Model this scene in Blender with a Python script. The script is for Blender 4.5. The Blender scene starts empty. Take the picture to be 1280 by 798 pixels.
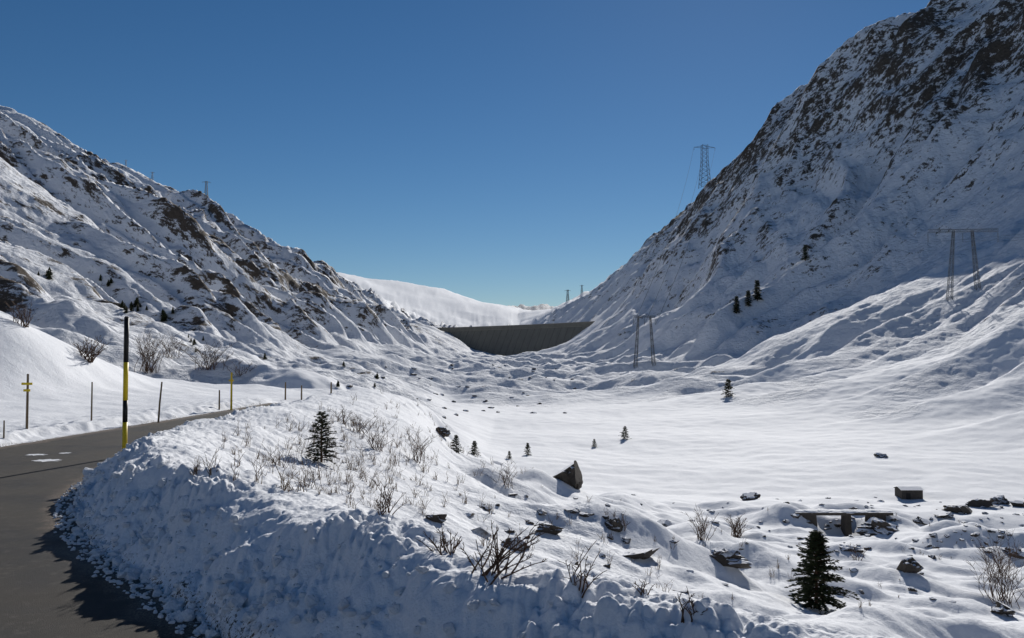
import bpy, math, random
import numpy as np
from mathutils import Vector
random.seed(7); rng=np.random.default_rng(7)
F=1100.0; PITCH=math.atan(41/1100.0); cp,sp=math.cos(PITCH),math.sin(PITCH)
SUN_AZ=math.radians(14); SUN_EL=math.radians(25.5)
scene=bpy.context.scene

# ------------------------------------------------------------------ noise
_ang=np.arange(16)*2*np.pi/16+0.2
_gx=np.cos(_ang).astype(np.float32); _gy=np.sin(_ang).astype(np.float32)
def pn(x,y,seed=0):
    x=np.asarray(x,np.float32); y=np.asarray(y,np.float32)
    xf=np.floor(x); yf=np.floor(y)
    xi=xf.astype(np.int64).astype(np.uint32); yi=yf.astype(np.int64).astype(np.uint32)
    fx=x-xf; fy=y-yf
    u=fx*fx*fx*(fx*(fx*6-15)+10); v=fy*fy*fy*(fy*(fy*6-15)+10)
    s=np.uint32((seed*2654435761+12345)&0xffffffff)
    def g(dx,dy):
        h=(xi+np.uint32(dx))*np.uint32(374761393)+(yi+np.uint32(dy))*np.uint32(668265263)+s
        h=(h^(h>>np.uint32(13)))*np.uint32(1274126177)
        h=(h^(h>>np.uint32(16)))&np.uint32(15)
        return _gx[h]*(fx-dx)+_gy[h]*(fy-dy)
    a=g(0,0);b=g(1,0);c=g(0,1);d=g(1,1)
    p=a+u*(b-a); q=c+u*(d-c)
    return (p+v*(q-p))*1.5
def fbm(x,y,o,seed=0,gain=.5):
    r=0;a=1.0;t=0
    for i in range(o):
        r=r+a*pn(x,y,seed+i*17); t+=a; a*=gain; x=x*2.03+3.1; y=y*2.03-1.7
    return r/t
def ridged(x,y,o,seed=0,gain=.5):
    r=0;a=1.0;t=0
    for i in range(o):
        n=1-np.abs(pn(x,y,seed+i*31))*1.6
        r=r+a*n; t+=a; a*=gain; x=x*2.1+1.3; y=y*2.1+5.2
    return r/t-0.6
def saw(ph,k=.76):
    """asymmetric rib: long face towards the lower valley, short face behind"""
    f=ph-np.floor(ph)
    h=np.where(f<k,f/k,(1-f)/(1-k))
    return h*h*(3-2*h)*.45+h*.55-.5
def sst(a,b,x):
    t=np.clip((x-a)/(b-a),0,1); return t*t*(3-2*t)

# ------------------------------------------------------------------ valley cross-sections (x,z) at distance d
S={
3:[(-60,9),(-30,1),(-14,-1.9),(-12,-2.2),(2,-2.2),(4,-2.6),(8,-4.5),(14,-6),(30,-8),(60,-7),(150,30),(300,130)],
8:[(-60,9),(-30,2),(-15,-1.8),(-12.5,-2.2),(-3,-2.2),(-1,-2.6),(2,-3.4),(5,-4.4),(10,-5.6),(16,-6.7),(40,-9),(80,-5),(150,30),(300,130)],
13:[(-60,9),(-30,2),(-15,-1.6),(-12.5,-2.2),(-7,-2.2),(-4,-2.5),(-1,-3.4),(2,-4.2),(5,-5.1),(10,-6.3),(16,-7.2),(40,-9.5),(80,-5),(150,30),(300,130)],
20:[(-60,7),(-25,-0.5),(-14,-1.9),(-11.7,-2.2),(-6,-2.1),(-4,-2.5),(0,-4.2),(5,-5.7),(10,-6.9),(16,-7.7),(40,-9.8),(80,-5),(150,28),(300,130)],
32:[(-120,28),(-60,8),(-38,.6),(-28,-1.0),(-20,-1.7),(-15,-2.0),(-10.9,-2.2),(-5.4,-1.9),(-3.6,-2.4),(-2.4,-3.6),(0,-4.8),(5,-6.5),(10,-7.6),(17.5,-8.5),(40,-10.4),(70,-8),(110,10),(200,75),(300,140)],
39:[(-150,40),(-60,10),(-40,4.3),(-28,3.6),(-23.5,2.6),(-21.0,1.0),(-19.4,-1.6),(-15,-2.1),(-10,-2.2),(-6,-1.95),(-4,-2.7),(-2,-4.5),(0,-5.6),(3,-6.6),(7,-7.8),(14,-9),(23,-9.9),(50,-11.2),(70,-8.5),(110,11),(200,78),(300,145)],
55:[(-200,60),(-80,16),(-45,4),(-38,3.0),(-33,1.6),(-29,-1.4),(-18,-2.4),(-10,-2.8),(-6.5,-4),(-3.5,-6),(0,-8.2),(4,-9.5),(10,-10.4),(20,-11),(32,-11.5),(55,-11.6),(70,-9),(110,10),(200,78),(320,150)],
80:[(-250,82),(-100,22),(-60,6),(-46,1),(-38,-.8),(-25,-3),(-16,-3.8),(-10,-6),(-5,-9.5),(0,-11.6),(10,-12),(50,-12),(58,-11.3),(66,-9.5),(85,-3),(120,16),(200,75),(320,160)],
130:[(-400,130),(-262,100),(-200,72),(-130,35),(-76,9.5),(-63,4.7),(-52,1.2),(-40,-2.6),(-28,-4.7),(-16.5,-7.3),(-9.5,-10),(-3,-12),(20,-12),(38,-11.4),(54,-10.4),(76,-7),(110,6),(160,38),(220,85),(350,185),(500,250)],
200:[(-400,150),(-262,105),(-180,65),(-116,27),(-96,18),(-80,10),(-62,1.5),(-44,-4),(-25,-8),(-14.5,-11.5),(0,-12.5),(18,-12.2),(33,-11),(60,-7),(84,-2),(116,10),(160,36),(220,80),(300,145),(400,215),(600,280)],
330:[(-400,165),(-300,128),(-262,108),(-192,70),(-159,50),(-132,33),(-102,15),(-72,1.5),(-42,-7.5),(-24,-11),(0,-12.5),(25,-12),(50,-10.5),(73,-7),(110,6),(168,30),(192,44),(250,88),(320,150),(450,235),(700,300)],
500:[(-450,140),(-340,152),(-291,139),(-264,116),(-241,98),(-200,70),(-155,41),(-109,16),(-86,7),(-64,-2),(-36,-10),(0,-12),(40,-11),(73,-7),(118,18),(164,55),(209,98),(254,145),(291,185),(340,232),(450,280),(700,310)],
700:[(-500,110),(-400,140),(-337,153),(-312,145),(-280,130),(-242,102),(-216,83),(-153,41),(-121,25),(-89,10),(-51,-4),(-25,-9),(0,-10),(38,-8),(70,8),(102,36),(134,67),(165,104),(204,155),(229,191),(261,234),(330,262),(500,300)],
1000:[(-550,100),(-400,150),(-345,150),(-309,132),(-264,107),(-218,77),(-173,50),(-127,31),(-91,24),(-73,13),(-45,-1),(-11,-7),(20,0),(55,11),(86,35),(145,86),(191,138),(218,173),(282,226),(400,260),(600,280)],
1500:[(-600,130),(-382,157),(-327,136),(-286,116),(-232,75),(-191,48),(-136,25),(40,25),(82,60),(130,84),(218,154),(286,200),(400,240),(600,260)],
2200:[(-900,260),(-520,205),(-420,145),(-280,95),(-200,62),(-80,42),(20,40),(70,80),(120,106),(190,131),(280,178),(500,230),(900,260)],
3000:[(-1200,330),(-760,318),(-709,322),(-650,278),(-573,262),(-470,252),(-382,246),(-218,218),(-109,186),(0,160),(136,122),(200,112),(400,240),(900,280)],
5000:[(-2000,200),(-700,100),(0,60),(500,80),(2000,200)],
8000:[(-3000,450),(-900,400),(-500,405),(-100,430),(250,430),(450,410),(800,330),(3000,400)],
12000:[(-3000,100),(0,0),(3000,100)]}
ds=np.array(sorted(S)); lnv=np.linspace(math.log(3),math.log(12000),420)
un=np.linspace(-7.5,7.5,1500); xn=5*np.sinh(un)
rows=np.array([np.interp(xn,[p[0] for p in S[d]],[p[1] for p in S[d]]) for d in ds])
T=np.zeros((len(lnv),len(xn)))
ld=np.log(ds)
for i,v in enumerate(lnv):
    k=min(max(np.searchsorted(ld,v)-1,0),len(ld)-2); t=(v-ld[k])/(ld[k+1]-ld[k]); T[i]=rows[k]*(1-t)+rows[k+1]*t
def blur(A,s,ax):
    n=int(3*s)+1; k=np.exp(-.5*(np.arange(-n,n+1)/s)**2); k/=k.sum()
    pad=[(0,0),(0,0)]; pad[ax]=(n,n); P=np.pad(A,pad,mode='edge')
    return np.apply_along_axis(lambda m:np.convolve(m,k,'valid'),ax,P)
T=blur(T,2.4,0); T=blur(T,5.0,1).astype(np.float32)
def base(x,y):
    v=(np.log(np.clip(y,3,11999))-lnv[0])/(lnv[1]-lnv[0]); u=(np.arcsinh(x/5)-un[0])/(un[1]-un[0])
    v=np.clip(v,0,len(lnv)-1.001); u=np.clip(u,0,len(un)-1.001)
    i=v.astype(np.int32); j=u.astype(np.int32); fv=(v-i).astype(np.float32); fu=(u-j).astype(np.float32)
    return (T[i,j]*(1-fv)*(1-fu)+T[i+1,j]*fv*(1-fu)+T[i,j+1]*(1-fv)*fu+T[i+1,j+1]*fv*fu)

# ------------------------------------------------------------------ road outline
Rr=[(14,-8),(9,-1),(6,1.2),(3,2.4),(0.8,3.6),(-.8,5),(-2.15,6.76),(-3.1,8.0),(-4.3,9.4),(-5.7,11.5),(-6.9,14.1),(-7.8,17.9),(-8.0,22),(-7.9,27),(-7.8,32),(-7.5,37),(-7.0,42),(-6.6,46)]
Ll=[(0,-20),(-4,-12),(-7,-5),(-9,0),(-11,4),(-12.5,9),(-12.6,14),(-11.9,20),(-11.6,23.5),(-11.1,29),(-10.6,36),(-10.2,41),(-10.0,47.5)]
def zroad(y): return -2.2-np.clip(y-38,0,30)*.10
def chaikin(p,n):
    p=[np.array(q,float) for q in p]
    for _ in range(n):
        o=[p[0]]
        for a,b in zip(p[:-1],p[1:]): o+= [a*.75+b*.25,a*.25+b*.75]
        o.append(p[-1]); p=o
    return np.array(p)
RR=chaikin(Rr,2); LL=chaikin(Ll,2)
def dpoly(x,y,P):
    best=np.full(x.shape,1e9,np.float32)
    for a,b in zip(P[:-1],P[1:]):
        dx,dy=b-a; L=dx*dx+dy*dy
        t=np.clip(((x-a[0])*dx+(y-a[1])*dy)/L,0,1)
        q=(x-a[0]-t*dx)**2+(y-a[1]-t*dy)**2
        best=np.minimum(best,q)
    return np.sqrt(best)
POLY=np.vstack([RR,LL[::-1]])
def inside(x,y):
    c=np.zeros(x.shape,bool); n=len(POLY)
    for i in range(n):
        x1,y1=POLY[i];x2,y2=POLY[(i+1)%n]
        if y1==y2: continue
        m=((y1>y)!=(y2>y))&(x<(x2-x1)*(y-y1)/(y2-y1)+x1)
        c^=m
    return c
BR=(21.1,57.0)   # stream crossing
def height(x,y):
    """returns z, rock, dirt, region"""
    x=x.astype(np.float32); y=y.astype(np.float32)
    z=base(x,y).astype(np.float32); zb=z.copy(); r=np.hypot(x,y)
    far=sst(1500,2600,y)
    calm=1-.8*sst(620,850,y)*(1-sst(1250,1500,y))*(1-sst(25,75,zb))
    mR=sst(-10.8,6,zb)*(x>20)*(1-.7*far)*sst(40,110,r); mL=sst(-4.5,10,zb)*(x<0)*(1-.8*far)*sst(55,110,r)
    rock=np.zeros_like(z)
    w1=pn(x/150,y/150,1)*34; w2=pn(x/60,y/60,2)*13; w3=pn(x/25,y/25,4)*5; w4=pn(x/10,y/10,11)*2.5
    sc=np.clip(r/420,.3,1.35)*calm
    # right wall: spurs and gullies running down the slope
    yy=y+w1*1.3+w2+w3-x*.28
    a1=saw(yy/150+pn(x/300,y/300,5)*.6,.70)*(.65+.6*pn(x/120,y/90,6)); 
    a2=saw((yy+w2)/52+.3,.72)*(.6+1.1*np.abs(pn(x/50,y/40,7)))
    yq=y+w1*.9+w2*.5-x*.45
    a5=saw(yq/24+.1,.78)*(.35+1.3*np.abs(pn(x/60,y/30,12)))
    a4=ridged((yy)/24,x/60,3,9); a3=fbm(x/13,y/13,5,21,.6)
    low=sst(-11.4,-8,zb)*(1-sst(25,60,zb))*(x>20)*(y>75)*(1-far)*calm
    z+=mR*sc*(a1*30+a2*12*(1-.45*low)+a4*3.6*(1-.5*low)+a3*3.2*(1-.5*low))+low*(a5*3.6+a3*.5)
    topb=sst(60,170,zb)
    rock+=mR*(.48+.42*topb+.36*a4+.35*a2+.5*a3+.3*pn(x/90,y/90,8))*sst(-9,12,zb)
    # left wall
    crest=1-.62*sst(80,125,zb)
    yl=y+w1*1.2+w2+w3+x*.25
    b1=saw(yl/125+pn(x/260,y/260,45)*.5,.80)*(.7+.6*pn(x/110,y/80,46))
    b2=saw((yl+w2)/44+.1,.80)*(.6+1.1*np.abs(pn(x/40,y/40,47)))
    b5=saw((yl+w3+w4)/17+.1,.78)*(.3+1.5*np.abs(pn(x/30,y/30,51)))
    b4=ridged(yl/20,x/45,3,49); b3=fbm(x/13+3,y/13,5,61,.6)
    z+=mL*sc*crest*(b1*30+b2*15+b5*6.5+b4*3.0+b3*3.0)
    rock+=mL*(.64+.40*b4+.40*b2+.35*b5+.6*b3+.40*pn(x/80,y/80,48))*sst(-4,8,zb)
    # glacial mounds between the flat and the dam
    mm=sst(165,260,y)*(1-sst(760,980,y))*(1-mR)*(1-mL)
    c1=ridged(x/45,y/45,3,71,.5); c5=fbm(x/11,y/11,4,73,.55)
    z+=mm*(saw((y+w2*1.4+pn(x/40,y/70,75)*22)/64,.68)*9+saw((y+w3*2+w2)/23,.7)*2.2+c1*4.4+c5*1.5)*np.clip(y/400,.5,1.2)
    rock+=mm*(.32+.4*c1+.6*c5)
    # left bank of the flat
    ms=sst(45,85,y)*(1-sst(200,300,y))*sst(-11.5,-7,zb)*(x<0)*(1-sst(4,12,zb))
    z+=ms*(fbm(x/9,y/9,4,81)*2.2+saw((y+w3*3)/22,.7)*3.0)
    rock+=ms*(.3+.6*pn(x/14,y/14,83))
    # near stony slope
    mn=(1-sst(60,78,r))*sst(-3.0,-5.0,zb)*(x>-6)
    c2=pn(x/4.6,y/3.6,91); c3=pn(x/1.9,y/1.5,92)
    z+=mn*(np.maximum(c2-.08,0)*1.3+np.maximum(c3-.1,0)*.35+pn(x/9,y/9,93)*.6+fbm(x/.9,y/.9,3,98)*.07)
    rock+=mn*.03
    # flat
    mf=(1-sst(-11.9,-10,zb))*(1-sst(180,260,y))
    z+=mf*(pn(x/26,y/26,94)*.7+pn(x/7,y/7,95)*.12)
    rock+=sst(-11,-9,zb)*(1-sst(-8,-2,zb))*(x>20)*(y>60)*(.08+.4*pn(x/18,y/18,84))
    # far relief
    z+=sst(1600,2400,y)*(1-sst(5000,6500,y))*(ridged(x/420+1,y/600,3,101,.4)*24)
    z+=sst(6000,7500,y)*(ridged(x/400,y/900,5,103)*130-10)
    rock=rock*(1-.7*far)+far*.03+sst(6000,7000,y)*.9
    # stream hollow with banks at the crossing
    q=np.exp(-(((x-BR[0]+.4)/2.0)**2+((y-BR[1]+2.6)/5.0)**2)); z-=q*1.5
    for s_ in (-1,1): z+=np.exp(-(((x-BR[0]-s_*3.3)/1.6)**2+((y-BR[1]-.3)/1.4)**2))*.95
    q2=np.exp(-(((x-BR[0]-9)/9)**2+((y-BR[1]-3)/1.2)**2)); z-=q2*.5
    z+=.02*pn(x/.8,y/.8,96)*(r<120)+.10*pn(x/2.5,y/2.5,97)*(r<200)
    rock=np.maximum(rock,0)
    dirt=np.zeros_like(z); reg=np.zeros(z.shape,np.int8)
    reg[(mR>.35)]=2; reg[(mL>.35)&(x<0)]=1; reg[y>1650]=3
    # near road
    nm=(r<90)
    if nm.any():
        xs=x[nm]; ys=y[nm]; dR=dpoly(xs,ys,RR); dL=dpoly(xs,ys,LL); ins=inside(xs,ys)
        e=np.minimum(dR,dL); right=(dR<dL)|(xs>4); B=z[nm]; zr0=zroad(ys)
        hb=np.interp(ys,[0,8,12,16,22,30,36,45,60],[.72,.78,.78,.66,.58,.58,.6,.5,.1]).astype(np.float32)
        hb=hb*(1+.16*pn(xs/2.3,ys/2.3,119))
        rag=pn(xs/1.6,ys/1.6,110)*.26+pn(xs/.5,ys/.5,111)*.15+pn(xs/.2,ys/.2,109)*.05
        ee=np.maximum(e+rag*.8,0)
        prof=sst(-.35,.95,ee)
        prof=np.where(ee<.02,0,(prof-sst(-.35,.95,0))/(1-sst(-.35,.95,0)))
        near=1-sst(25,50,np.hypot(xs,ys))
        lf=sst(.02,.3,ee)*(1-sst(.7,1.5,ee))
        lump=(np.abs(pn(xs/.42,ys/.42,112))*.12+np.abs(pn(xs/.17,ys/.17,113))*.10+np.abs(pn(xs/.08,ys/.08,114))*.055-.06)
        patch=.4+.9*sst(-.2,.3,pn(xs/1.3,ys/1.3,122))
        topn=sst(.4,1.3,ee)*(fbm(xs/.34,ys/.34,4,121,.65)*.075)*(1-.5*sst(2,5,ee))
        zbk=zr0+hb*prof+lf*lump*near*patch+topn*near+pn(xs/1.9,ys/1.9,115)*.07*prof
        w=sst(1.1,3.8,ee)
        zr=zbk*(1-w)+(B+topn*near)*w
        zl=zr0+.22*sst(0,.6,ee)+.05*sst(.02,.3,ee)*pn(xs/.3,ys/.3,116)
        wl=sst(.8,4,ee); zl=zl*(1-wl)+np.where((xs<-9)&(ys<40),np.maximum(B,zr0+.1),B)*wl
        zo=np.where(right,zr,zl)
        zi=zr0+np.clip(-e*.32+.0,-.14,0)+.045*pn(xs/.35,ys/.35,117)+.02*pn(xs/.1,ys/.1,118)-.015
        zi=np.where(e>.75,zr0-.14,zi)
        zz=np.where(ins,zi,np.where(e<.3,np.maximum(zo,zr0+.01),zo))
        z[nm]=zz
        k=np.where(ins,1.0,1-sst(.0,.35,e)); 
        dirt[nm]=k
        rk=rock[nm]; rk=np.where((e<4)&right|ins,0.0,rk)
        rk+= right*(~ins)*sst(2.5,6,e)*(zb[nm]>-5)*(ys>14)*.10
        rock[nm]=rk
        rg=reg[nm]; rg[right&(~ins)&(e<2.6)&(ys<50)]=4; rg[ins]=0; reg[nm]=rg
    return z,rock,dirt,reg

# polar terrain sheet (denser near the viewpoint so one sheet reaches the horizon)
th=np.concatenate([np.linspace(math.radians(-38),math.radians(38),1080),np.radians(np.linspace(38,322,130)[1:-1])])
def seg(a,b,n): return np.exp(np.linspace(math.log(a),math.log(b),n,endpoint=False))
rr=np.concatenate([seg(1,3.5,24),seg(3.5,20,430),seg(20,150,400),seg(150,1500,760),seg(1500,12500,110),[12500]])
NT=len(th);NR=len(rr)
RG,TH=np.meshgrid(rr,th,indexing='ij')
X=RG*np.sin(TH); Y=RG*np.cos(TH)
Z,ROCK,DIRT,REG=height(X,Y)
den=Y*cp+Z*sp
with np.errstate(all='ignore'):
    PYP=np.where(den>0,399-F*(-Y*sp+Z*cp)/den,1e9)
def place(px,py):
    a=math.atan2((px-640)/F,cp)
    j=int(np.argmin(np.abs(th-a))); col=PYP[40:,j]
    k=np.argmax(col<=py)
    if col[k]>py: k=len(col)-2
    k+=40
    t=0 if PYP[k-1,j]==PYP[k,j] else (PYP[k-1,j]-py)/(PYP[k-1,j]-PYP[k,j]); t=min(max(t,0),1)
    return Vector((X[k-1,j]*(1-t)+X[k,j]*t,Y[k-1,j]*(1-t)+Y[k,j]*t,Z[k-1,j]*(1-t)+Z[k,j]*t))
def gz(x,y):
    r=math.hypot(x,y); a=math.atan2(x,y); 
    j=int(np.argmin(np.abs(th-a))); i=int(np.clip(np.searchsorted(rr,r),0,NR-1)); return float(Z[i,j])
def skyz(px):
    a=math.atan2((px-640)/F,cp); j=int(np.argmin(np.abs(th-a))); m=(rr>200)
    k=np.argmin(np.where(m,PYP[:,j],1e9)); return Vector((X[k,j],Y[k,j],Z[k,j])),PYP[k,j]

# ------------------------------------------------------------------ materials
def mat(name):
    m=bpy.data.materials.new(name); m.use_nodes=True; nt=m.node_tree; b=nt.nodes['Principled BSDF']
    b.inputs['Specular IOR Level'].default_value=.25
    return m,nt,b
def N(nt,t,**k):
    n=nt.nodes.new(t)
    for a,v in k.items():
        if a in n.inputs: n.inputs[a].default_value=v
        else: setattr(n,a,v)
    return n
def math_(nt,op,a,b=None,clamp=False):
    n=nt.nodes.new('ShaderNodeMath'); n.operation=op; n.use_clamp=clamp
    for i,v in enumerate((a,b)):
        if v is None: continue
        if isinstance(v,(int,float)): n.inputs[i].default_value=v
        else: nt.links.new(v,n.inputs[i])
    return n.outputs[0]
def noise(nt,vec,scale,detail=5,rough=.55):
    n=nt.nodes.new('ShaderNodeTexNoise'); n.inputs['Scale'].default_value=scale; n.inputs['Detail'].default_value=detail; n.inputs['Roughness'].default_value=rough
    nt.links.new(vec,n.inputs['Vector']); return n.outputs['Fac']
def mix(nt,f,a,b):
    n=nt.nodes.new('ShaderNodeMix'); n.data_type='RGBA'
    for s,v in ((0,f),(6,a),(7,b)):
        if isinstance(v,(tuple,float,int)): n.inputs[s].default_value=v if isinstance(v,(float,int)) else (*v,1)
        else: nt.links.new(v,n.inputs[s])
    return n.outputs[2]
def mrange(nt,v,a,b,c=0,d=1):
    n=nt.nodes.new('ShaderNodeMapRange'); n.interpolation_type='SMOOTHSTEP'
    nt.links.new(v,n.inputs[0])
    for i,q in ((1,a),(2,b),(3,c),(4,d)):
        if isinstance(q,(int,float)): n.inputs[i].default_value=q
        else: nt.links.new(q,n.inputs[i])
    return n.outputs[0]
def snow_mat():
    m,nt,b=mat('snow_terrain'); L=nt.links.new
    pos=nt.nodes.new('ShaderNodeNewGeometry').outputs['Position']
    nrm=nt.nodes.new('ShaderNodeNewGeometry').outputs['Normal']
    ar=N(nt,'ShaderNodeAttribute',attribute_name='rock').outputs['Fac']
    ad=N(nt,'ShaderNodeAttribute',attribute_name='dirt').outputs['Fac']
    sep=nt.nodes.new('ShaderNodeSeparateXYZ'); L(nrm,sep.inputs[0])
    mp=nt.nodes.new('ShaderNodeMapping'); mp.inputs['Scale'].default_value=(.55,1.0,.55); L(pos,mp.inputs[0])
    n1=noise(nt,mp.outputs[0],.34,7,.80); n2=noise(nt,mp.outputs[0],.03,3,.6)
    v=math_(nt,'ADD',math_(nt,'MULTIPLY',n1,.80),math_(nt,'MULTIPLY',n2,.20))
    steep=mrange(nt,sep.outputs[2],.80,.45,0,.30)
    rk=math_(nt,'ADD',ar,math_(nt,'MULTIPLY',steep,math_(nt,'MULTIPLY',ar,3.0,True)))
    thr=math_(nt,'SUBTRACT',.685,math_(nt,'MULTIPLY',rk,.20))
    rm=mrange(nt,math_(nt,'SUBTRACT',v,thr),0,.05)
    rm=math_(nt,'MULTIPLY',rm,mrange(nt,ar,.02,.08))
    rc=mix(nt,noise(nt,pos,.7,4,.7),(.030,.024,.019),(.15,.12,.095))
    sc=mix(nt,n1,(.76,.775,.81),(.83,.84,.86))
    g=noise(nt,pos,30,6,.75)
    dthr=math_(nt,'SUBTRACT',.76,math_(nt,'MULTIPLY',ad,.24))
    dm=mrange(nt,math_(nt,'SUBTRACT',g,dthr),0,.03)
    dm=math_(nt,'MULTIPLY',dm,mrange(nt,ad,.02,.3))
    c=mix(nt,rm,sc,rc); c=mix(nt,dm,c,(.10,.085,.07))
    L(c,b.inputs['Base Color']); b.inputs['Roughness'].default_value=.85; b.inputs['Specular IOR Level'].default_value=.08
    b1=N(nt,'ShaderNodeBump'); b1.inputs['Strength'].default_value=.8; b1.inputs['Distance'].default_value=1.0
    L(noise(nt,pos,.5,7,.64),b1.inputs['Height'])
    st=mrange(nt,ar,.0,.3,.13,1.0); L(st,b1.inputs['Strength'])
    b2=N(nt,'ShaderNodeBump'); b2.inputs['Strength'].default_value=.7; b2.inputs['Distance'].default_value=.03
    L(noise(nt,pos,13,5,.7),b2.inputs['Height']); L(b1.outputs[0],b2.inputs['Normal']); L(b2.outputs[0],b.inputs['Normal'])
    return m
M_SNOW=snow_mat()
def clod_mat():
    m,nt,b=mat('loose_snow'); L=nt.links.new
    pos=nt.nodes.new('ShaderNodeNewGeometry').outputs['Position']
    L(mix(nt,noise(nt,pos,8),(.76,.775,.80),(.83,.84,.86)),b.inputs['Base Color']); b.inputs['Roughness'].default_value=.8; b.inputs['Specular IOR Level'].default_value=.1
    bm=N(nt,'ShaderNodeBump'); bm.inputs['Distance'].default_value=.03; L(noise(nt,pos,22,6,.7),bm.inputs['Height']); L(bm.outputs[0],b.inputs['Normal'])
    return m
M_CLOD=clod_mat()
def rock_mat(name,c1,c2,snowy=True,lo=.62,hi=.8):
    m,nt,b=mat(name); L=nt.links.new
    g=nt.nodes.new('ShaderNodeNewGeometry'); pos=g.outputs['Position']
    sep=nt.nodes.new('ShaderNodeSeparateXYZ'); L(g.outputs['Normal'],sep.inputs[0])
    c=mix(nt,noise(nt,pos,3.5,8,.7),c1,c2)
    if snowy:
        n=math_(nt,'ADD',sep.outputs[2],math_(nt,'MULTIPLY',math_(nt,'SUBTRACT',noise(nt,pos,4,6),.5),.6))
        c=mix(nt,mrange(nt,n,lo,hi),c,(.80,.81,.84))
    L(c,b.inputs['Base Color']); b.inputs['Roughness'].default_value=.85
    bm=N(nt,'ShaderNodeBump'); bm.inputs['Distance'].default_value=.06; L(noise(nt,pos,6,7,.7),bm.inputs['Height']); L(bm.outputs[0],b.inputs['Normal'])
    return m
M_ROCK=rock_mat('boulder_rock',(.02,.017,.015),(.10,.085,.07),True,.60,.80)
M_STONE=rock_mat('masonry',(.03,.026,.022),(.11,.095,.08),True,.8,.95)
def flat_mat(name,c,rough=.6,c2=None,scale=20,metal=0):
    m,nt,b=mat(name); pos=nt.nodes.new('ShaderNodeNewGeometry').outputs['Position']
    c2=c2 or tuple(v*.6 for v in c)
    nt.links.new(mix(nt,noise(nt,pos,scale),c2,c),b.inputs['Base Color']); b.inputs['Roughness'].default_value=rough; b.inputs['Metallic'].default_value=metal
    return m
M_YEL=flat_mat('yellow_paint',(.75,.55,.02),.45,(.6,.42,.02)); M_BLK=flat_mat('black_paint',(.015,.015,.015),.5)
M_WOOD=flat_mat('weathered_wood',(.22,.16,.10),.8); M_STEEL=flat_mat('galvanised_steel',(.13,.135,.14),.5,(.09,.09,.09),2)
M_TWIG=flat_mat('twig_bark',(.13,.075,.045),.8,(.05,.03,.02),6); M_NEED=flat_mat('fir_needles',(.05,.06,.022),.7,(.012,.018,.008),5)
M_DRY=flat_mat('dry_grass',(.22,.145,.08),.8,(.09,.06,.035),9)
def dam_mat():
    m,nt,b=mat('dam_concrete'); L=nt.links.new
    pos=nt.nodes.new('ShaderNodeNewGeometry').outputs['Position']
    mp=nt.nodes.new('ShaderNodeMapping'); mp.inputs['Scale'].default_value=(1,1,.12); L(pos,mp.inputs[0])
    c=mix(nt,noise(nt,mp.outputs[0],.25,6,.6),(.10,.10,.085),(.20,.195,.17))
    L(c,b.inputs['Base Color']); b.inputs['Roughness'].default_value=.85; return m
M_DAM=dam_mat()
def asphalt():
    m,nt,b=mat('asphalt'); L=nt.links.new
    pos=nt.nodes.new('ShaderNodeNewGeometry').outputs['Position']
    ae=N(nt,'ShaderNodeAttribute',attribute_name='edge').outputs['Fac']
    fine=noise(nt,pos,90,4,.7); big=noise(nt,pos,.7,6,.6); mid=noise(nt,pos,7,6,.75)
    c=mix(nt,mrange(nt,big,.35,.65),(.018,.016,.014),(.046,.041,.035)); c=mix(nt,mrange(nt,fine,.4,.75),c,(.075,.066,.056))
    c=mix(nt,mrange(nt,mid,.50,.68,0,.6),c,(.088,.078,.066))
    tr=noise(nt,pos,2.2,5,.7)
    gm=mrange(nt,math_(nt,'ADD',ae,math_(nt,'MULTIPLY',math_(nt,'SUBTRACT',tr,.5),.9)),.5,.8)
    gc=mix(nt,mrange(nt,noise(nt,pos,45,4,.8),.4,.65),(.05,.038,.028),(.24,.19,.15))
    c=mix(nt,gm,c,gc)
    sn=mrange(nt,math_(nt,'ADD',math_(nt,'MULTIPLY',ae,.36),noise(nt,pos,9,8,.75)),.88,.95)
    c=mix(nt,sn,c,(.74,.75,.78))
    L(c,b.inputs['Base Color']); 
    L(mrange(nt,big,.3,.7,.6,.9),b.inputs['Roughness']); b.inputs['Specular IOR Level'].default_value=.2
    bm=N(nt,'ShaderNodeBump'); bm.inputs['Distance'].default_value=.008; bm.inputs['Strength'].default_value=.8; L(fine,bm.inputs['Height']); L(bm.outputs[0],b.inputs['Normal'])
    return m
M_ASP=asphalt()

# ------------------------------------------------------------------ mesh helpers
def grid_obj(name,fmask,quads,co,attrs,m):
    q=quads[fmask]; ids,inv=np.unique(q.ravel(),return_inverse=True)
    me=bpy.data.meshes.new(name); nv=len(ids); nf=len(q)
    me.vertices.add(nv); me.vertices.foreach_set('co',co[ids].astype(np.float32).ravel())
    me.loops.add(nf*4); me.loops.foreach_set('vertex_index',inv.astype(np.int32).ravel())
    me.polygons.add(nf); me.polygons.foreach_set('loop_start',np.arange(0,nf*4,4,dtype=np.int32))
    try: me.polygons.foreach_set('loop_total',np.full(nf,4,np.int32))
    except Exception: pass
    me.polygons.foreach_set('use_smooth',np.ones(nf,bool))
    for an,av in attrs.items():
        a=me.attributes.new(an,'FLOAT','POINT'); a.data.foreach_set('value',av[ids].astype(np.float32))
    me.update(calc_edges=True); me.materials.append(m)
    o=bpy.data.objects.new(name,me); scene.collection.objects.link(o); return o
idx=np.arange(NR*NT).reshape(NR,NT)
a=idx[:-1,:];b_=np.roll(idx,-1,1)[:-1,:];c_=np.roll(idx,-1,1)[1:,:];d_=idx[1:,:]
quads=np.stack([a,d_,c_,b_],-1).reshape(-1,4)
co=np.stack([X.ravel(),Y.ravel(),Z.ravel()],-1)
at={'rock':ROCK.ravel(),'dirt':DIRT.ravel()}
fr=REG[:-1,:].ravel()
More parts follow.
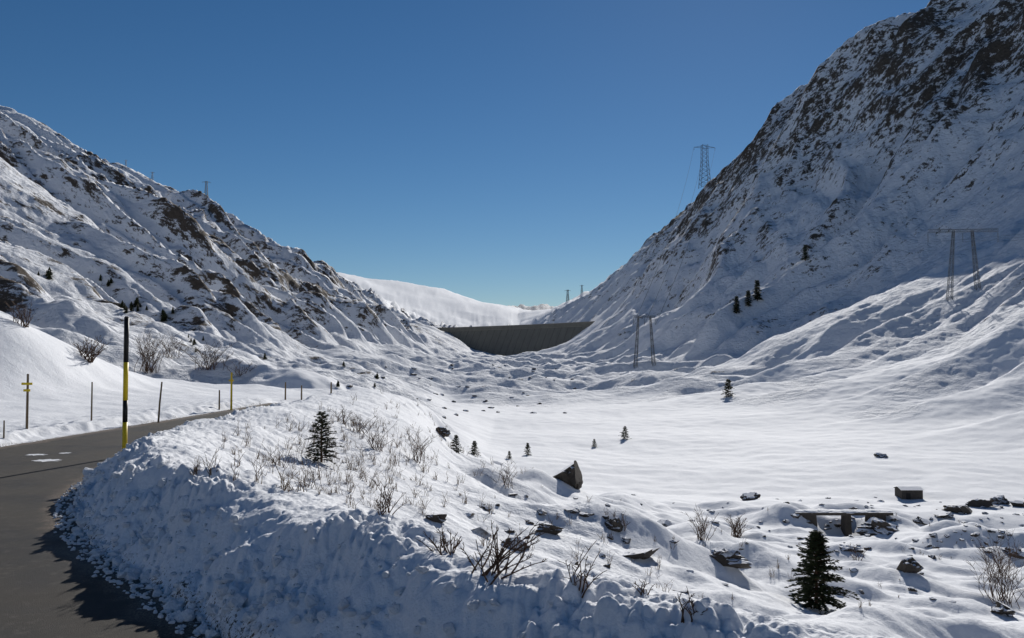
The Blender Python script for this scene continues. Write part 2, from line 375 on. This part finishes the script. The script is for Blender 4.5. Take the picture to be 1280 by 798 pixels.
for k,nm in ((0,'snowy_ground'),(1,'mountain'),(2,'mountain'),(3,'distant_hills'),(4,'snow_bank')):
    grid_obj(nm,fr==k,quads,co,at,M_SNOW)

class MB:
    def __init__(s): s.v=[];s.f=[];s.m=[]
    def tube(s,pts,rad,n=4,mi=0,cap=True):
        base_=len(s.v); pts=[Vector(p) for p in pts]; k=len(pts)
        if isinstance(rad,(int,float)): rad=[rad]*k
        for i,p in enumerate(pts):
            t=(pts[min(i+1,k-1)]-pts[max(i-1,0)]); 
            if t.length<1e-9: t=Vector((0,0,1))
            t.normalize(); u=t.cross(Vector((0,0,1)) if abs(t.z)<.95 else Vector((1,0,0))).normalized(); w=t.cross(u)
            for q in range(n):
                an=2*math.pi*q/n+.785; s.v.append(p+(u*math.cos(an)+w*math.sin(an))*rad[i])
        for i in range(k-1):
            for q in range(n):
                a=base_+i*n+q;b=base_+i*n+(q+1)%n; s.f.append((a,b,b+n,a+n)); s.m.append(mi)
        if cap: 
            s.f.append(tuple(base_+q for q in range(n))[::-1]); s.m.append(mi); s.f.append(tuple(base_+(k-1)*n+q for q in range(n))); s.m.append(mi)
    def box(s,c,sx,sy,sz,mi=0,rot=0,tap=1.0):
        b=len(s.v); cr,sr=math.cos(rot),math.sin(rot)
        for dz in (-1,1):
            for dx,dy in ((-1,-1),(1,-1),(1,1),(-1,1)):
                t=tap if dz>0 else 1
                x=dx*sx/2*t;y=dy*sy/2*t; s.v.append(Vector((c[0]+x*cr-y*sr,c[1]+x*sr+y*cr,c[2]+dz*sz/2)))
        for f in ((3,2,1,0),(4,5,6,7),(0,1,5,4),(1,2,6,5),(2,3,7,6),(3,0,4,7)): s.f.append(tuple(b+i for i in f)); s.m.append(mi)
    def tri(s,a,b,c,mi=0):
        k=len(s.v); s.v+=[a,b,c]; s.f.append((k,k+1,k+2)); s.m.append(mi)
    def obj(s,name,mats,parent=None,smooth=False,loc=None):
        me=bpy.data.meshes.new(name); me.from_pydata([tuple(v) for v in s.v],[],s.f)
        for m in mats: me.materials.append(m)
        if len(mats)>1: me.polygons.foreach_set('material_index',s.m)
        if smooth: me.polygons.foreach_set('use_smooth',[True]*len(s.f))
        me.update(); o=bpy.data.objects.new(name,me); scene.collection.objects.link(o)
        if parent: o.parent=parent
        if loc is not None: o.location=loc
        return o
def empty(name,loc=(0,0,0)):
    o=bpy.data.objects.new(name,None); scene.collection.objects.link(o); o.location=loc; return o

# ------------------------------------------------------------------ road
def resample(P,n):
    d=np.r_[0,np.cumsum(np.hypot(*(P[1:]-P[:-1]).T))]; t=np.linspace(0,d[-1],n)
    return np.stack([np.interp(t,d,P[:,0]),np.interp(t,d,P[:,1])],-1)
n=260;mcol=30; A=resample(RR,n);B=resample(LL,n)
tt=np.linspace(0,1,mcol)
G=A[:,None,:]*(1-tt)[None,:,None]+B[:,None,:]*tt[None,:,None]
wd=np.hypot(*(A-B).T)[:,None]*np.minimum(tt,1-tt)[None,:]
edge=np.clip(1-wd/1.0,0,1)
gi=np.arange(n*mcol).reshape(n,mcol)
qd=np.stack([gi[:-1,:-1],gi[1:,:-1],gi[1:,1:],gi[:-1,1:]],-1).reshape(-1,4)
zc=zroad(G[...,1].ravel())
ro=grid_obj('road',np.ones(len(qd),bool),qd[:,::-1],np.stack([G[...,0].ravel(),G[...,1].ravel(),zc],-1),{'edge':edge.ravel()},M_ASP)
mb=MB()
def ribbon(pts,w,z):
    for p,q in zip(pts[:-1],pts[1:]):
        p=Vector((p[0],p[1],z));q=Vector((q[0],q[1],z)); t=(q-p).normalized(); s_=Vector((-t.y,t.x,0))*w/2
        k=len(mb.v); mb.v+=[p-s_,q-s_,q+s_,p+s_]; mb.f.append((k,k+1,k+2,k+3)); mb.m.append(0)
pts=[(-12+i*.35,9.2+.22*i*.35+.04*math.sin(i*1.3)) for i in range(17)]
ribbon(pts,.035,-2.196)
mb.obj('painted_shadow_line',[flat_mat('shadow_paint',(.012,.012,.012),.4)],ro)  # thin dark strip laid on the asphalt, painting in a cast shadow line
mb=MB()
for (px,py,rx,ry) in ((62,575,.28,.10),(48,568,.22,.07),(84,566,.12,.05)):
    d=2.2*F/(py-440); x0=(px-640)/F*d; pv=[]
    for i in range(22):
        an=i/22*6.283; r_=1+.25*math.sin(i*2.3)+random.uniform(-.2,.2)
        pv.append(Vector((x0+rx*r_*math.cos(an),d+ry*2*r_*math.sin(an),-2.196)))
    k=len(mb.v); mb.v+=pv; mb.f.append(tuple(range(k,k+22))); mb.m.append(0)
mb.obj('frost_patch',[M_CLOD],ro)

# ------------------------------------------------------------------ snow clods on the ploughed bank
t_=(1+5**.5)/2
iv=[Vector(v).normalized() for v in [(-1,t_,0),(1,t_,0),(-1,-t_,0),(1,-t_,0),(0,-1,t_),(0,1,t_),(0,-1,-t_),(0,1,-t_),(t_,0,-1),(t_,0,1),(-t_,0,-1),(-t_,0,1)]]
fi=[(0,11,5),(0,5,1),(0,1,7),(0,7,10),(0,10,11),(1,5,9),(5,11,4),(11,10,2),(10,7,6),(7,1,8),(3,9,4),(3,4,2),(3,2,6),(3,6,8),(3,8,9),(4,9,5),(2,4,11),(6,2,10),(8,6,7),(9,8,1)]
def subdiv(v,f):
    v=list(v);o=[];c={}
    def mid(a,b):
        k=(min(a,b),max(a,b))
        if k not in c: c[k]=len(v); v.append(((v[a]+v[b])/2).normalized())
        return c[k]
    for a,b,d in f:
        x,y,z=mid(a,b),mid(b,d),mid(d,a); o+=[(a,x,z),(b,y,x),(d,z,y),(x,y,z)]
    return v,o
iv1,fi1=subdiv(iv,fi); iv2,fi2=subdiv(iv1,fi1); iv3,fi3=subdiv(iv2,fi2)
from mathutils import noise as mn
def lump(mb,c,s,V=iv1,Fc=fi1,amp=.35,sq=(1,1,1),fr=1.3,mi=0,rot=0,facet=0):
    k=len(mb.v); sd=Vector((random.random()*50,random.random()*50,random.random()*50)); cr,sr=math.cos(rot),math.sin(rot)
    pl=[(Vector((random.gauss(0,1),random.gauss(0,1),random.gauss(0,.8))).normalized(),random.uniform(.5,.85)) for _ in range(facet)]
    for v in V:
        w=v*(1+amp*mn.noise(v*fr+sd)+amp*.5*mn.noise(v*fr*2.7+sd))
        for nn,dd in pl:
            e=w.dot(nn)-dd
            if e>0: w=w-nn*e
        x,y,z=w.x*sq[0]*s,w.y*sq[1]*s,w.z*sq[2]*s
        mb.v.append(Vector((c[0]+x*cr-y*sr,c[1]+x*sr+y*cr,c[2]+z)))
    for f in Fc: mb.f.append(tuple(k+i for i in f)); mb.m.append(mi)
mb=MB()
Rf=resample(RR,2000)
for i in range(3600):
    k=random.randrange(280,1350); p=Rf[k]; q=Rf[k+1]; t=(q-p)/np.hypot(*(q-p)); nn=np.array([t[1],-t[0]])
    e=abs(random.gauss(0,.42))-.25 if random.random()<.95 else random.uniform(-.3,1.2)
    x,y=p+nn*e
    if y<3.2: continue
    s=random.choice([.012,.015,.02,.025,.035,.045])*random.uniform(.7,1.3)
    if random.random()<.03: s=random.uniform(.06,.10)
    if e<-.1: s=min(s,.025)
    if e>.9: s=min(s,.015)
    z=max(gz(x,y),zroad(y))
    lump(mb,(x,y,z+s*.2),s,amp=.5,sq=(random.uniform(.8,1.3),1,random.uniform(.6,1)),facet=3)
mb.obj('snow_clods',[M_CLOD],smooth=False)

# ------------------------------------------------------------------ boulders
def boulder(px,py,w,h,name='boulder',sink=.3,pos=None,seed=None):
    p=pos or place(px,py); D=p.y; W=w/F*D; H=h/F*D
    mb=MB(); lump(mb,(0,0,0),1,iv3,fi3,.7,(W/2,W*.42,H*.62),1.4,facet=6,rot=0)
    o=mb.obj(name,[M_ROCK],smooth=False,loc=(p.x,p.y+W*.2,p.z+H*(.5-sink))); o.rotation_euler=(random.uniform(-.2,.2),random.uniform(-.2,.2),random.uniform(-.4,.4))
for b in [(715,608,40,38),(765,664,26,18),(688,668,34,14),(640,686,36,14),(905,706,52,18),(1133,716,38,22),(795,700,70,12),(545,652,24,14),(600,668,34,10),(1096,668,50,18),(935,625,22,12),(1200,642,40,12),(1222,634,34,11),(1250,770,34,18),(1268,698,26,12),(1062,690,26,8),(830,658,24,8),(552,545,20,10),(1100,572,14,5),(715,640,22,6),(1180,648,26,9),(1245,630,26,9),(1150,655,26,8),(1270,634,24,9)]:
    boulder(*b)
mb=MB()
for i in range(190):
    px=random.uniform(540,1280); py=random.choice([random.uniform(630,760),random.uniform(615,680)])
    if i>120: px=random.uniform(980,1290); py=random.uniform(622,690)
    p=place(px,py); 
    if p.y<9 or p.y>75: continue
    s=random.uniform(.05,.18)*(.5+p.y/60)
    lump(mb,(p.x,p.y,p.z),s,iv2,fi2,.5,(random.uniform(.8,1.6),1,random.uniform(.3,.7)),facet=5,rot=random.random()*3)
for i in range(60):
    px=random.uniform(430,720); py=random.uniform(455,525)
    p=place(px,py)
    if p.y>900 or p.y<70: continue
    s=random.uniform(.3,.8)*(p.y/250)**.6
    lump(mb,(p.x,p.y,p.z+s*.02),s,iv1,fi1,.4,(random.uniform(.8,1.8),1,random.uniform(.4,.7)),facet=4,rot=random.random()*3)
mb.obj('scattered_stones',[M_ROCK])

# ------------------------------------------------------------------ conifers
def fir(p,H,W,name='fir_tree',dens=1.0,big=1.0):
    tr=MB(); tr.tube([(0,0,-.15*H),(0.01*H,0,.4*H),(0,.01*H,H)],[.03*H,.018*H,.003*H],6)
    nd=MB(); nb=int(95*dens)
    for i in range(nb):
        f=(i+random.random())/nb; z=H*(.03+.94*f); L=W/2*(1-f)**.8*random.uniform(.55,1.18)+.02*H
        an=i*2.399+random.uniform(-.3,.3); up=.25*random.uniform(.2,1.4)+.35*f
        d=Vector((math.cos(an),math.sin(an),0)); pts=[]
        for k in range(6):
            t=k/5; pts.append(Vector((0,0,z))+d*L*t+Vector((0,0,L*(up*t-.42*t*t*(1-f)))))
        tr.tube(pts,[.008*H*(1-t*.15) *(1-k/6)+.001 for k,t in zip(range(6),[0,.2,.4,.6,.8,1])],3,cap=False)
        ns=int(26*dens*(L/(W/2)))+6
        for k in range(ns):
            t=random.uniform(.12,1.03); ii=min(int(t*5),4); q=pts[ii].lerp(pts[ii+1],min(t*5-ii,1))
            sl=.10*H*random.uniform(.45,1.0)*(1.15-.5*t)*(1+.3*(big-1))
            side=random.choice([-1,1]); dr=(d*random.uniform(.5,1.2)+Vector((-d.y,d.x,0))*side*random.uniform(.2,1.0)+Vector((0,0,random.uniform(-.35,.35)))).normalized()
            wv=dr.cross(Vector((random.uniform(-.5,.5),random.uniform(-.5,.5),1))).normalized()*sl*random.uniform(.16,.3)*big
            nd.tri(q-wv,q+wv,q+dr*sl)
            nd.tri(q+dr*sl*.3-wv*1.1,q+dr*sl*.3+Vector((0,0,sl*.2)),q+dr*sl*.95+wv)
    e=empty(name,p); e.rotation_euler=(0,0,random.random()*6)
    tr.obj('trunk',[M_TWIG],e); nd.obj('foliage',[M_NEED],e)
def firpx(px,py,h,w,dens=1.0,name='fir_tree',big=1.0):
    p=place(px,py); fir(p,h/F*p.y,w/F*p.y,name,dens,big)
firpx(403,578,64,54,1.0); firpx(1016,760,96,88,1.6,big=1.1)
for t in [(570,566,22,18),(593,569,18,15),(660,569,15,12),(637,574,10,9),(742,559,10,9),(780,549,16,16),(910,496,22,18),(947,376,26,12),(935,383,20,11),(921,392,22,12),(1008,326,20,11)]:
    firpx(*t,dens=.55,big=2.4)
def mini(mbt,p,H,W):
    for k in range(40):
        f=random.random(); an=random.random()*6.283; L=W/2*(1-f*.9)**.8*random.uniform(.6,1.1)
        c=Vector((p.x,p.y,p.z+H*f*.9)); d=Vector((math.cos(an),math.sin(an),random.uniform(-.3,.3))); w=Vector((-d.y,d.x,0))*L*.45
        mbt.tri(c-w+Vector((0,0,H*.15)),c+w+Vector((0,0,H*.1)),c+d*L); mbt.tri(c-w,c+w,c+d*L*.5+Vector((0,0,H*.25)))
mbt=MB()
cl=[(55,347,6,5),(130,355,6,4),(168,385,9,14),(205,400,5,6),(240,430,16,6),(430,470,40,5)]
for cx,cy,sx,n_ in cl:
    for i in range(n_):
        px=random.gauss(cx,sx); py=random.gauss(cy,sx*.45)
        if px<-60: continue
        p=place(px,py)
        if p.y<70: continue
        H=random.uniform(5,10)/F*p.y; mini(mbt,p,H,H*random.uniform(.9,1.7))
mbt.obj('distant_trees',[M_NEED])

# ------------------------------------------------------------------ bare shrubs / dry stalks
def shrub(mb,p,H,W,ns=14,rad=.006,lean=(0,0),tw=5):
    for i in range(ns):
        an=random.random()*6.283; sp_=random.uniform(.1,1)*W/2; h=H*random.uniform(.45,1)
        d=Vector((math.cos(an)*sp_+lean[0]*H,math.sin(an)*sp_*.8+lean[1]*H,0)); b=Vector(p)+Vector((random.gauss(0,W*.10),random.gauss(0,W*.10),-.05))
        wob=Vector((random.gauss(0,.05),random.gauss(0,.05),0))*H
        pts=[b+d*(t**1.2)+wob*math.sin(t*5)+Vector((0,0,h*(1.25*t-.25*t*t))) for t in (0,.2,.4,.6,.8,1)]
        mb.tube(pts,[rad*(1.25-t) for t in (0,.2,.4,.6,.8,1)],3,cap=False)
        for k in range(tw):
            t=random.uniform(.25,.95); ii=min(int(t*5),4); q=pts[ii].lerp(pts[ii+1],t*5-ii); l=h*random.uniform(.12,.34)
            dd=(d.normalized()*random.uniform(0,.8) if d.length>0 else Vector())+Vector((random.gauss(0,.6),random.gauss(0,.6),random.uniform(.4,1.2))); dd.normalize()
            m_=q+dd*l*.5+Vector((random.gauss(0,.06),random.gauss(0,.06),0))*l
            mb.tube([q,m_,q+dd*l],[rad*.55,rad*.4,rad*.25],3,cap=False)
            e2=(dd+Vector((random.gauss(0,.5),random.gauss(0,.5),.2))).normalized()
            mb.tube([m_,m_+e2*l*.4],[rad*.35,rad*.2],3,cap=False)
def shrubpx(px,py,h,w,ns=14,rad=.006,lean=(0,0),tw=5,name='bare_shrub'):
    p=place(px,py); mb=MB(); H=h/F*p.y; W=w/F*p.y
    shrub(mb,(0,0,0),H,W,ns,rad,lean,tw); mb.obj(name,[M_TWIG],loc=p)
for s in [(612,718,76,140,20,.0065,(.5,.1),6),(560,690,42,80,12,.006,(-.2,.1),6),(720,735,60,60,9,.005,(.2,0),5),(1245,752,84,100,40,.010,(0,0),9),(878,676,42,52,22,.010,(0,0),7),(920,672,28,38,32,.014,(0,0),8),
 (520,577,42,56,18,.008,(0,0),6),(632,608,34,50,18,.008,(0,0),6),(470,562,34,50,16,.008,(0,0),5),(858,766,36,50,10,.005,(0,0),4),(1065,700,20,34,12,.010,(0,0),5),(480,640,44,60,14,.005,(0,0),6),(390,608,36,70,16,.006,(0,0),5),(350,582,34,50,14,.006,(0,0),5),
 (775,662,18,30,10,.008,(0,0),5),(185,466,50,56,34,.022,(0,0),9),(262,462,36,76,34,.022,(0,0),9),(112,452,30,54,26,.022,(0,0),8),(300,470,20,44,18,.02,(0,0),7),(30,408,34,50,24,.014,(0,0),7),(430,530,26,40,14,.008,(0,0),5),(800,740,26,40,8,.005,(0,0),4),(215,448,30,60,26,.02,(0,0),8),(450,540,26,50,16,.008,(0,0),5)]:
    shrubpx(*s)
mb=MB()
for i in range(580):
    px=random.gauss(450,80); py=random.gauss(570,38)
    if i>430: px=random.uniform(450,1270); py=random.uniform(600,760)
    p=place(px,py)
    if p.y<9 or p.y>60: continue
    if p.x<-5.0 and p.y<45 and dpoly(np.array([p.x]),np.array([p.y]),RR)[0]<2.0: continue
    h=random.uniform(.12,.45); shrub(mb,p,h,h*random.uniform(.5,1.2),random.randint(3,8),.0045,(0,0),2)
mb.obj('dry_grass',[M_DRY])

# ------------------------------------------------------------------ road poles
p=Vector((-8.15,18.6,0))
e=empty('snow_pole',(p.x,p.y,-2.0))
yb=MB(); bb=MB()
for a0,a1,c in [(-.35,.52,0),(.52,.98,1),(.98,1.78,0),(1.78,2.72,1)]:
    (bb if c else yb).tube([(0,0,a0),(0,0,a1-.001)],.05,12)
yb.obj('yellow_bands',[M_YEL],e,True); bb.tube([(0,0,2.72),(0,0,2.75)],[.05,.03],12); bb.obj('black_bands',[M_BLK],e,True)
def post(px,pyb,pyt,w,name,mt=M_WOOD,cross=None,lean=0):
    p=place(px,pyb); H=(pyb-pyt)/F*p.y; r_=w/2/F*p.y
    mb=MB(); mb.tube([(0,0,-.4),(lean*.5,0,H*.5),(lean,0,H)],[r_*1.1,r_,r_*.85],8)
    e=empty(name,p); mb.obj('post',[mt],e)
    if cross:
        c=MB()
        for f,l in cross: c.box((lean,0-r_*1.2,H*f),l/F*p.y,.03,.06,0)
        c.obj('crossboard',[M_YEL],e)
    return p
post(36,536,468,3,'marker_post',M_WOOD,[(.82,13),(.70,8)])
post(116,526,478,2,'wooden_post'); post(198,532,478,2.4,'wooden_post',lean=.12); post(275,512,488,2,'wooden_post')
post(290,516,466,2.6,'marker_post',M_YEL,[(.8,6)]); post(357,500,478,2,'wooden_post'); post(378,500,482,2,'wooden_post'); post(415,492,478,2,'wooden_post')
post(8,548,526,2,'wooden_post')

# ------------------------------------------------------------------ dam
Pl=np.array([-118.,1150.]);Pr=np.array([84.,884.])
top=30.0; nseg=26; mb=MB(); det=MB()
ctr=[]
ch=Pr-Pl; nrm=np.array([ch[1],-ch[0]])/np.hypot(*ch)
if nrm[1]>0: nrm=-nrm
for i in range(nseg+1):
    t=i/nseg; p=Pl+ch*t - nrm*(4*16*t*(1-t)); ctr.append(p)
prof=[(-4,-60),(-4,0),(0,0),(0,-4),(26,-60)]
for p in ctr:
    for o_,dz in prof: mb.v.append(Vector((p[0]+nrm[0]*o_,p[1]+nrm[1]*o_,top+dz)))
for i in range(nseg):
    for k in range(4):
        a_=i*5+k; mb.f.append((a_,a_+5,a_+6,a_+1)); mb.m.append(0)
e=empty('dam'); mb.obj('wall',[M_DAM],e)
for i in range(nseg+1):
    p=ctr[i]
    a0=Vector((p[0],p[1],top-4)); a1=Vector((p[0]+nrm[0]*26.0,p[1]+nrm[1]*26.0,top-60)); det.tube([a0,a1],.25,4)
det.obj('block_joints',[flat_mat('joint_concrete',(.09,.09,.08),.9)],e)
pr=MB()
for off in (.25,-3.7):
    pr.tube([Vector((p[0]+nrm[0]*off,p[1]+nrm[1]*off,top+.45)) for p in ctr],.6,4)
pr.tube([Vector((p[0]+nrm[0]*.5,p[1]+nrm[1]*.5,top-3.6)) for p in ctr],.3,4)
pr.obj('parapet',[flat_mat('parapet_concrete',(.26,.25,.23),.9)],e)

# ------------------------------------------------------------------ pylons
def lattice(mb,base_pts,top_pts,n,r):
    B_=[Vector(q) for q in base_pts];T_=[Vector(q) for q in top_pts]
    for q in range(4): mb.tube([B_[q],T_[q]],r,4)
    for i in range(n):
        t0,t1=i/n,(i+1)/n
        for q in range(4):
            w=(q+1)%4
            a0=B_[q].lerp(T_[q],t0);b0=B_[w].lerp(T_[w],t0);a1=B_[q].lerp(T_[q],t1);b1=B_[w].lerp(T_[w],t1)
            mb.tube([a0,b1],r*.5,3);mb.tube([b0,a1],r*.5,3);mb.tube([a1,b1],r*.5,3)
def sq(x,y,z,s): return [(x-s,y-s,z),(x+s,y-s,z),(x+s,y+s,z),(x-s,y+s,z)]
def tower(p,H,rot=0,name='electricity_pylon',arm=.28,r=.16):
    mb=MB(); w=H*.12
    lattice(mb,sq(0,0,-2,w),sq(0,0,H*.6,w*.6),6,r); lattice(mb,sq(0,0,H*.6,w*.6),sq(0,0,H,w*.55),4,r*.8)
    for z,l in ((H*.94,arm),):
        for s_ in (-1,1):
            L=H*l*s_; tip=(L,0,z)
            for y in (-.3,.3): mb.tube([(0,y*w*.3,z+H*.045),tip],r*.7,4); mb.tube([(0,y*w*.3,z-H*.02),tip],r*.7,4)
            for k in (.35,.7): mb.tube([(L*k,0,z+H*.045*(1-k)),(L*k,0,z-H*.005)],r*.5,3)
            mb.tube([tip,(L,0,z-H*.07)],r*.8,4)
    o=mb.obj(name,[M_STEEL],loc=p); o.rotation_euler=(0,0,rot); return o
def portal(p,H,rot,sp_,arm,name='electricity_pylon',r=.16):
    mb=MB()
    for s_ in (-1,1):
        lattice(mb,sq(s_*sp_/2*1.15,0,-4,.7),sq(s_*sp_/2*.7,0,H,.25),9,r)
    lattice(mb,[(-arm/2,-.35,H-.35),(-arm/2,.35,H-.35),(-arm/2,.35,H+.35),(-arm/2,-.35,H+.35)],[(arm/2,-.35,H-.35),(arm/2,.35,H-.35),(arm/2,.35,H+.35),(arm/2,-.35,H+.35)],10,r*.7)
    for x in (-arm/2,0,arm/2): mb.tube([(x,0,H-.6),(x,0,H-3.2)],.09,4)
    o=mb.obj(name,[M_STEEL],loc=p); o.rotation_euler=(0,0,rot); return o
pA=place(806,458); oA=portal(pA,62/F*pA.y,.15,22/F*pA.y,28/F*pA.y,r=.09)
pB=place(1205,368); HB=80/F*pB.y; oB=portal(pB,HB,-.1,32/F*pB.y,84/F*pB.y,r=.07)
pC,_=skyz(882); HC=52/F*pC.y; oC=tower(pC,HC,.1,arm=.26,r=HC*.0055)
for px,h in ((155,8),(188,10),(256,18),(710,14),(727,10)):
    q,_=skyz(px); tower(q,h/F*q.y,.2,r=h/F*q.y*.012)
print('pylons',pA,pB,pC)
wm=MB()
def wire(a,b,sag,r):
    a=Vector(a);b=Vector(b); wm.tube([a.lerp(b,t)-Vector((0,0,4*sag*t*(1-t))) for t in np.linspace(0,1,24)],r,3,cap=False)
HA=62/F*pA.y
for k in (-1,0,1):
    a=pA+Vector((k*14/F*pA.y,0,HA-3.2)); b=pB+Vector((k*42/F*pB.y,0,HB-3.2))
    wire(a,pC+Vector((k*HC*.26,0,HC*.92)),12,.10)
    wire(b,(pB.x+120,pB.y-170,pB.z+HB+30+k),10,.04)
wm.obj('power_lines',[M_STEEL])

# ------------------------------------------------------------------ stone footbridge over the stream + hut
zb0=gz(BR[0],BR[1]); ze=(gz(BR[0]-2.8,BR[1])+gz(BR[0]+2.8,BR[1]))/2
p=Vector((BR[0],BR[1]-.2,zb0)); print('bridge',p,ze-zb0); hz=min(max(ze-zb0-.05,1.1),1.5)
e=empty('footbridge',p)
mb=MB(); mb.box((0,0,hz),6.2,1.1,.18); mb.obj('deck',[M_STONE],e)
mb=MB(); mb.box((.3,0,hz/2-.35),.42,.9,hz+.5,tap=.85); mb.obj('pier',[M_STONE],e)
for s_ in (-1,1):
    mb=MB(); mb.box((2.2*s_,.05,hz/2-.4),1.1,1.3,hz+.6,tap=.8); mb.obj('abutment',[M_STONE],e)
sn=MB()
for i in range(8): lump(sn,(-2.8+i*.8,random.uniform(-.1,.1),hz+.09),1,iv2,fi2,.3,(.55,.5,random.uniform(.05,.10)))
sn.obj('snow_cover',[M_CLOD],e,True)
p=place(1133,622); e=empty('stone_hut',p); s_=p.y/F
mb=MB(); mb.box((0,0,4*s_),26*s_,20*s_,13*s_); mb.obj('walls',[M_STONE],e)
mb=MB(); mb.box((-5*s_,-10.2*s_,3*s_),5*s_,.06,8*s_); mb.obj('doorway',[M_BLK],e)
mb=MB(); a=14.5*s_;b=11.5*s_;h0=10.6*s_;h1=13.5*s_
mb.v+=[Vector(v) for v in [(-a,-b,h0),(a,-b,h0),(a,b,h0),(-a,b,h0),(-a,0,h1),(a,0,h1)]]; mb.f+=[(0,1,5,4),(2,3,4,5),(0,4,3),(1,2,5),(3,2,1,0)]; mb.m+=[0]*5
mb.obj('roof',[M_ROCK],e)

# ------------------------------------------------------------------ world, sun, camera
w=bpy.data.worlds.new('World'); scene.world=w; w.use_nodes=True; nt=w.node_tree
sky=nt.nodes.new('ShaderNodeTexSky'); sky.sky_type='NISHITA'; sky.sun_disc=False; sky.sun_elevation=SUN_EL; sky.sun_rotation=SUN_AZ
sky.altitude=1800; sky.air_density=1.0; sky.dust_density=.1; sky.ozone_density=3.5
hs=nt.nodes.new('ShaderNodeHueSaturation'); hs.inputs['Saturation'].default_value=1.2
nt.links.new(sky.outputs[0],hs.inputs['Color']); nt.links.new(hs.outputs[0],nt.nodes['Background'].inputs[0]); nt.nodes['Background'].inputs[1].default_value=.053
s=Vector((math.sin(SUN_AZ)*math.cos(SUN_EL),math.cos(SUN_AZ)*math.cos(SUN_EL),math.sin(SUN_EL)))
l=bpy.data.lights.new('sun','SUN'); l.energy=4.95; l.angle=math.radians(.5); l.color=(1,.965,.91)
lo=bpy.data.objects.new('sun',l); scene.collection.objects.link(lo); lo.rotation_euler=s.to_track_quat('Z','Y').to_euler()
cam=bpy.data.cameras.new('camera'); cam.sensor_width=36; cam.lens=F/1280*36; cam.clip_start=.1; cam.clip_end=40000
co_=bpy.data.objects.new('camera',cam); scene.collection.objects.link(co_); co_.rotation_euler=(math.pi/2+PITCH,0,0); scene.camera=co_
scene.view_settings.view_transform='Standard'; scene.view_settings.look='None'; scene.view_settings.exposure=0
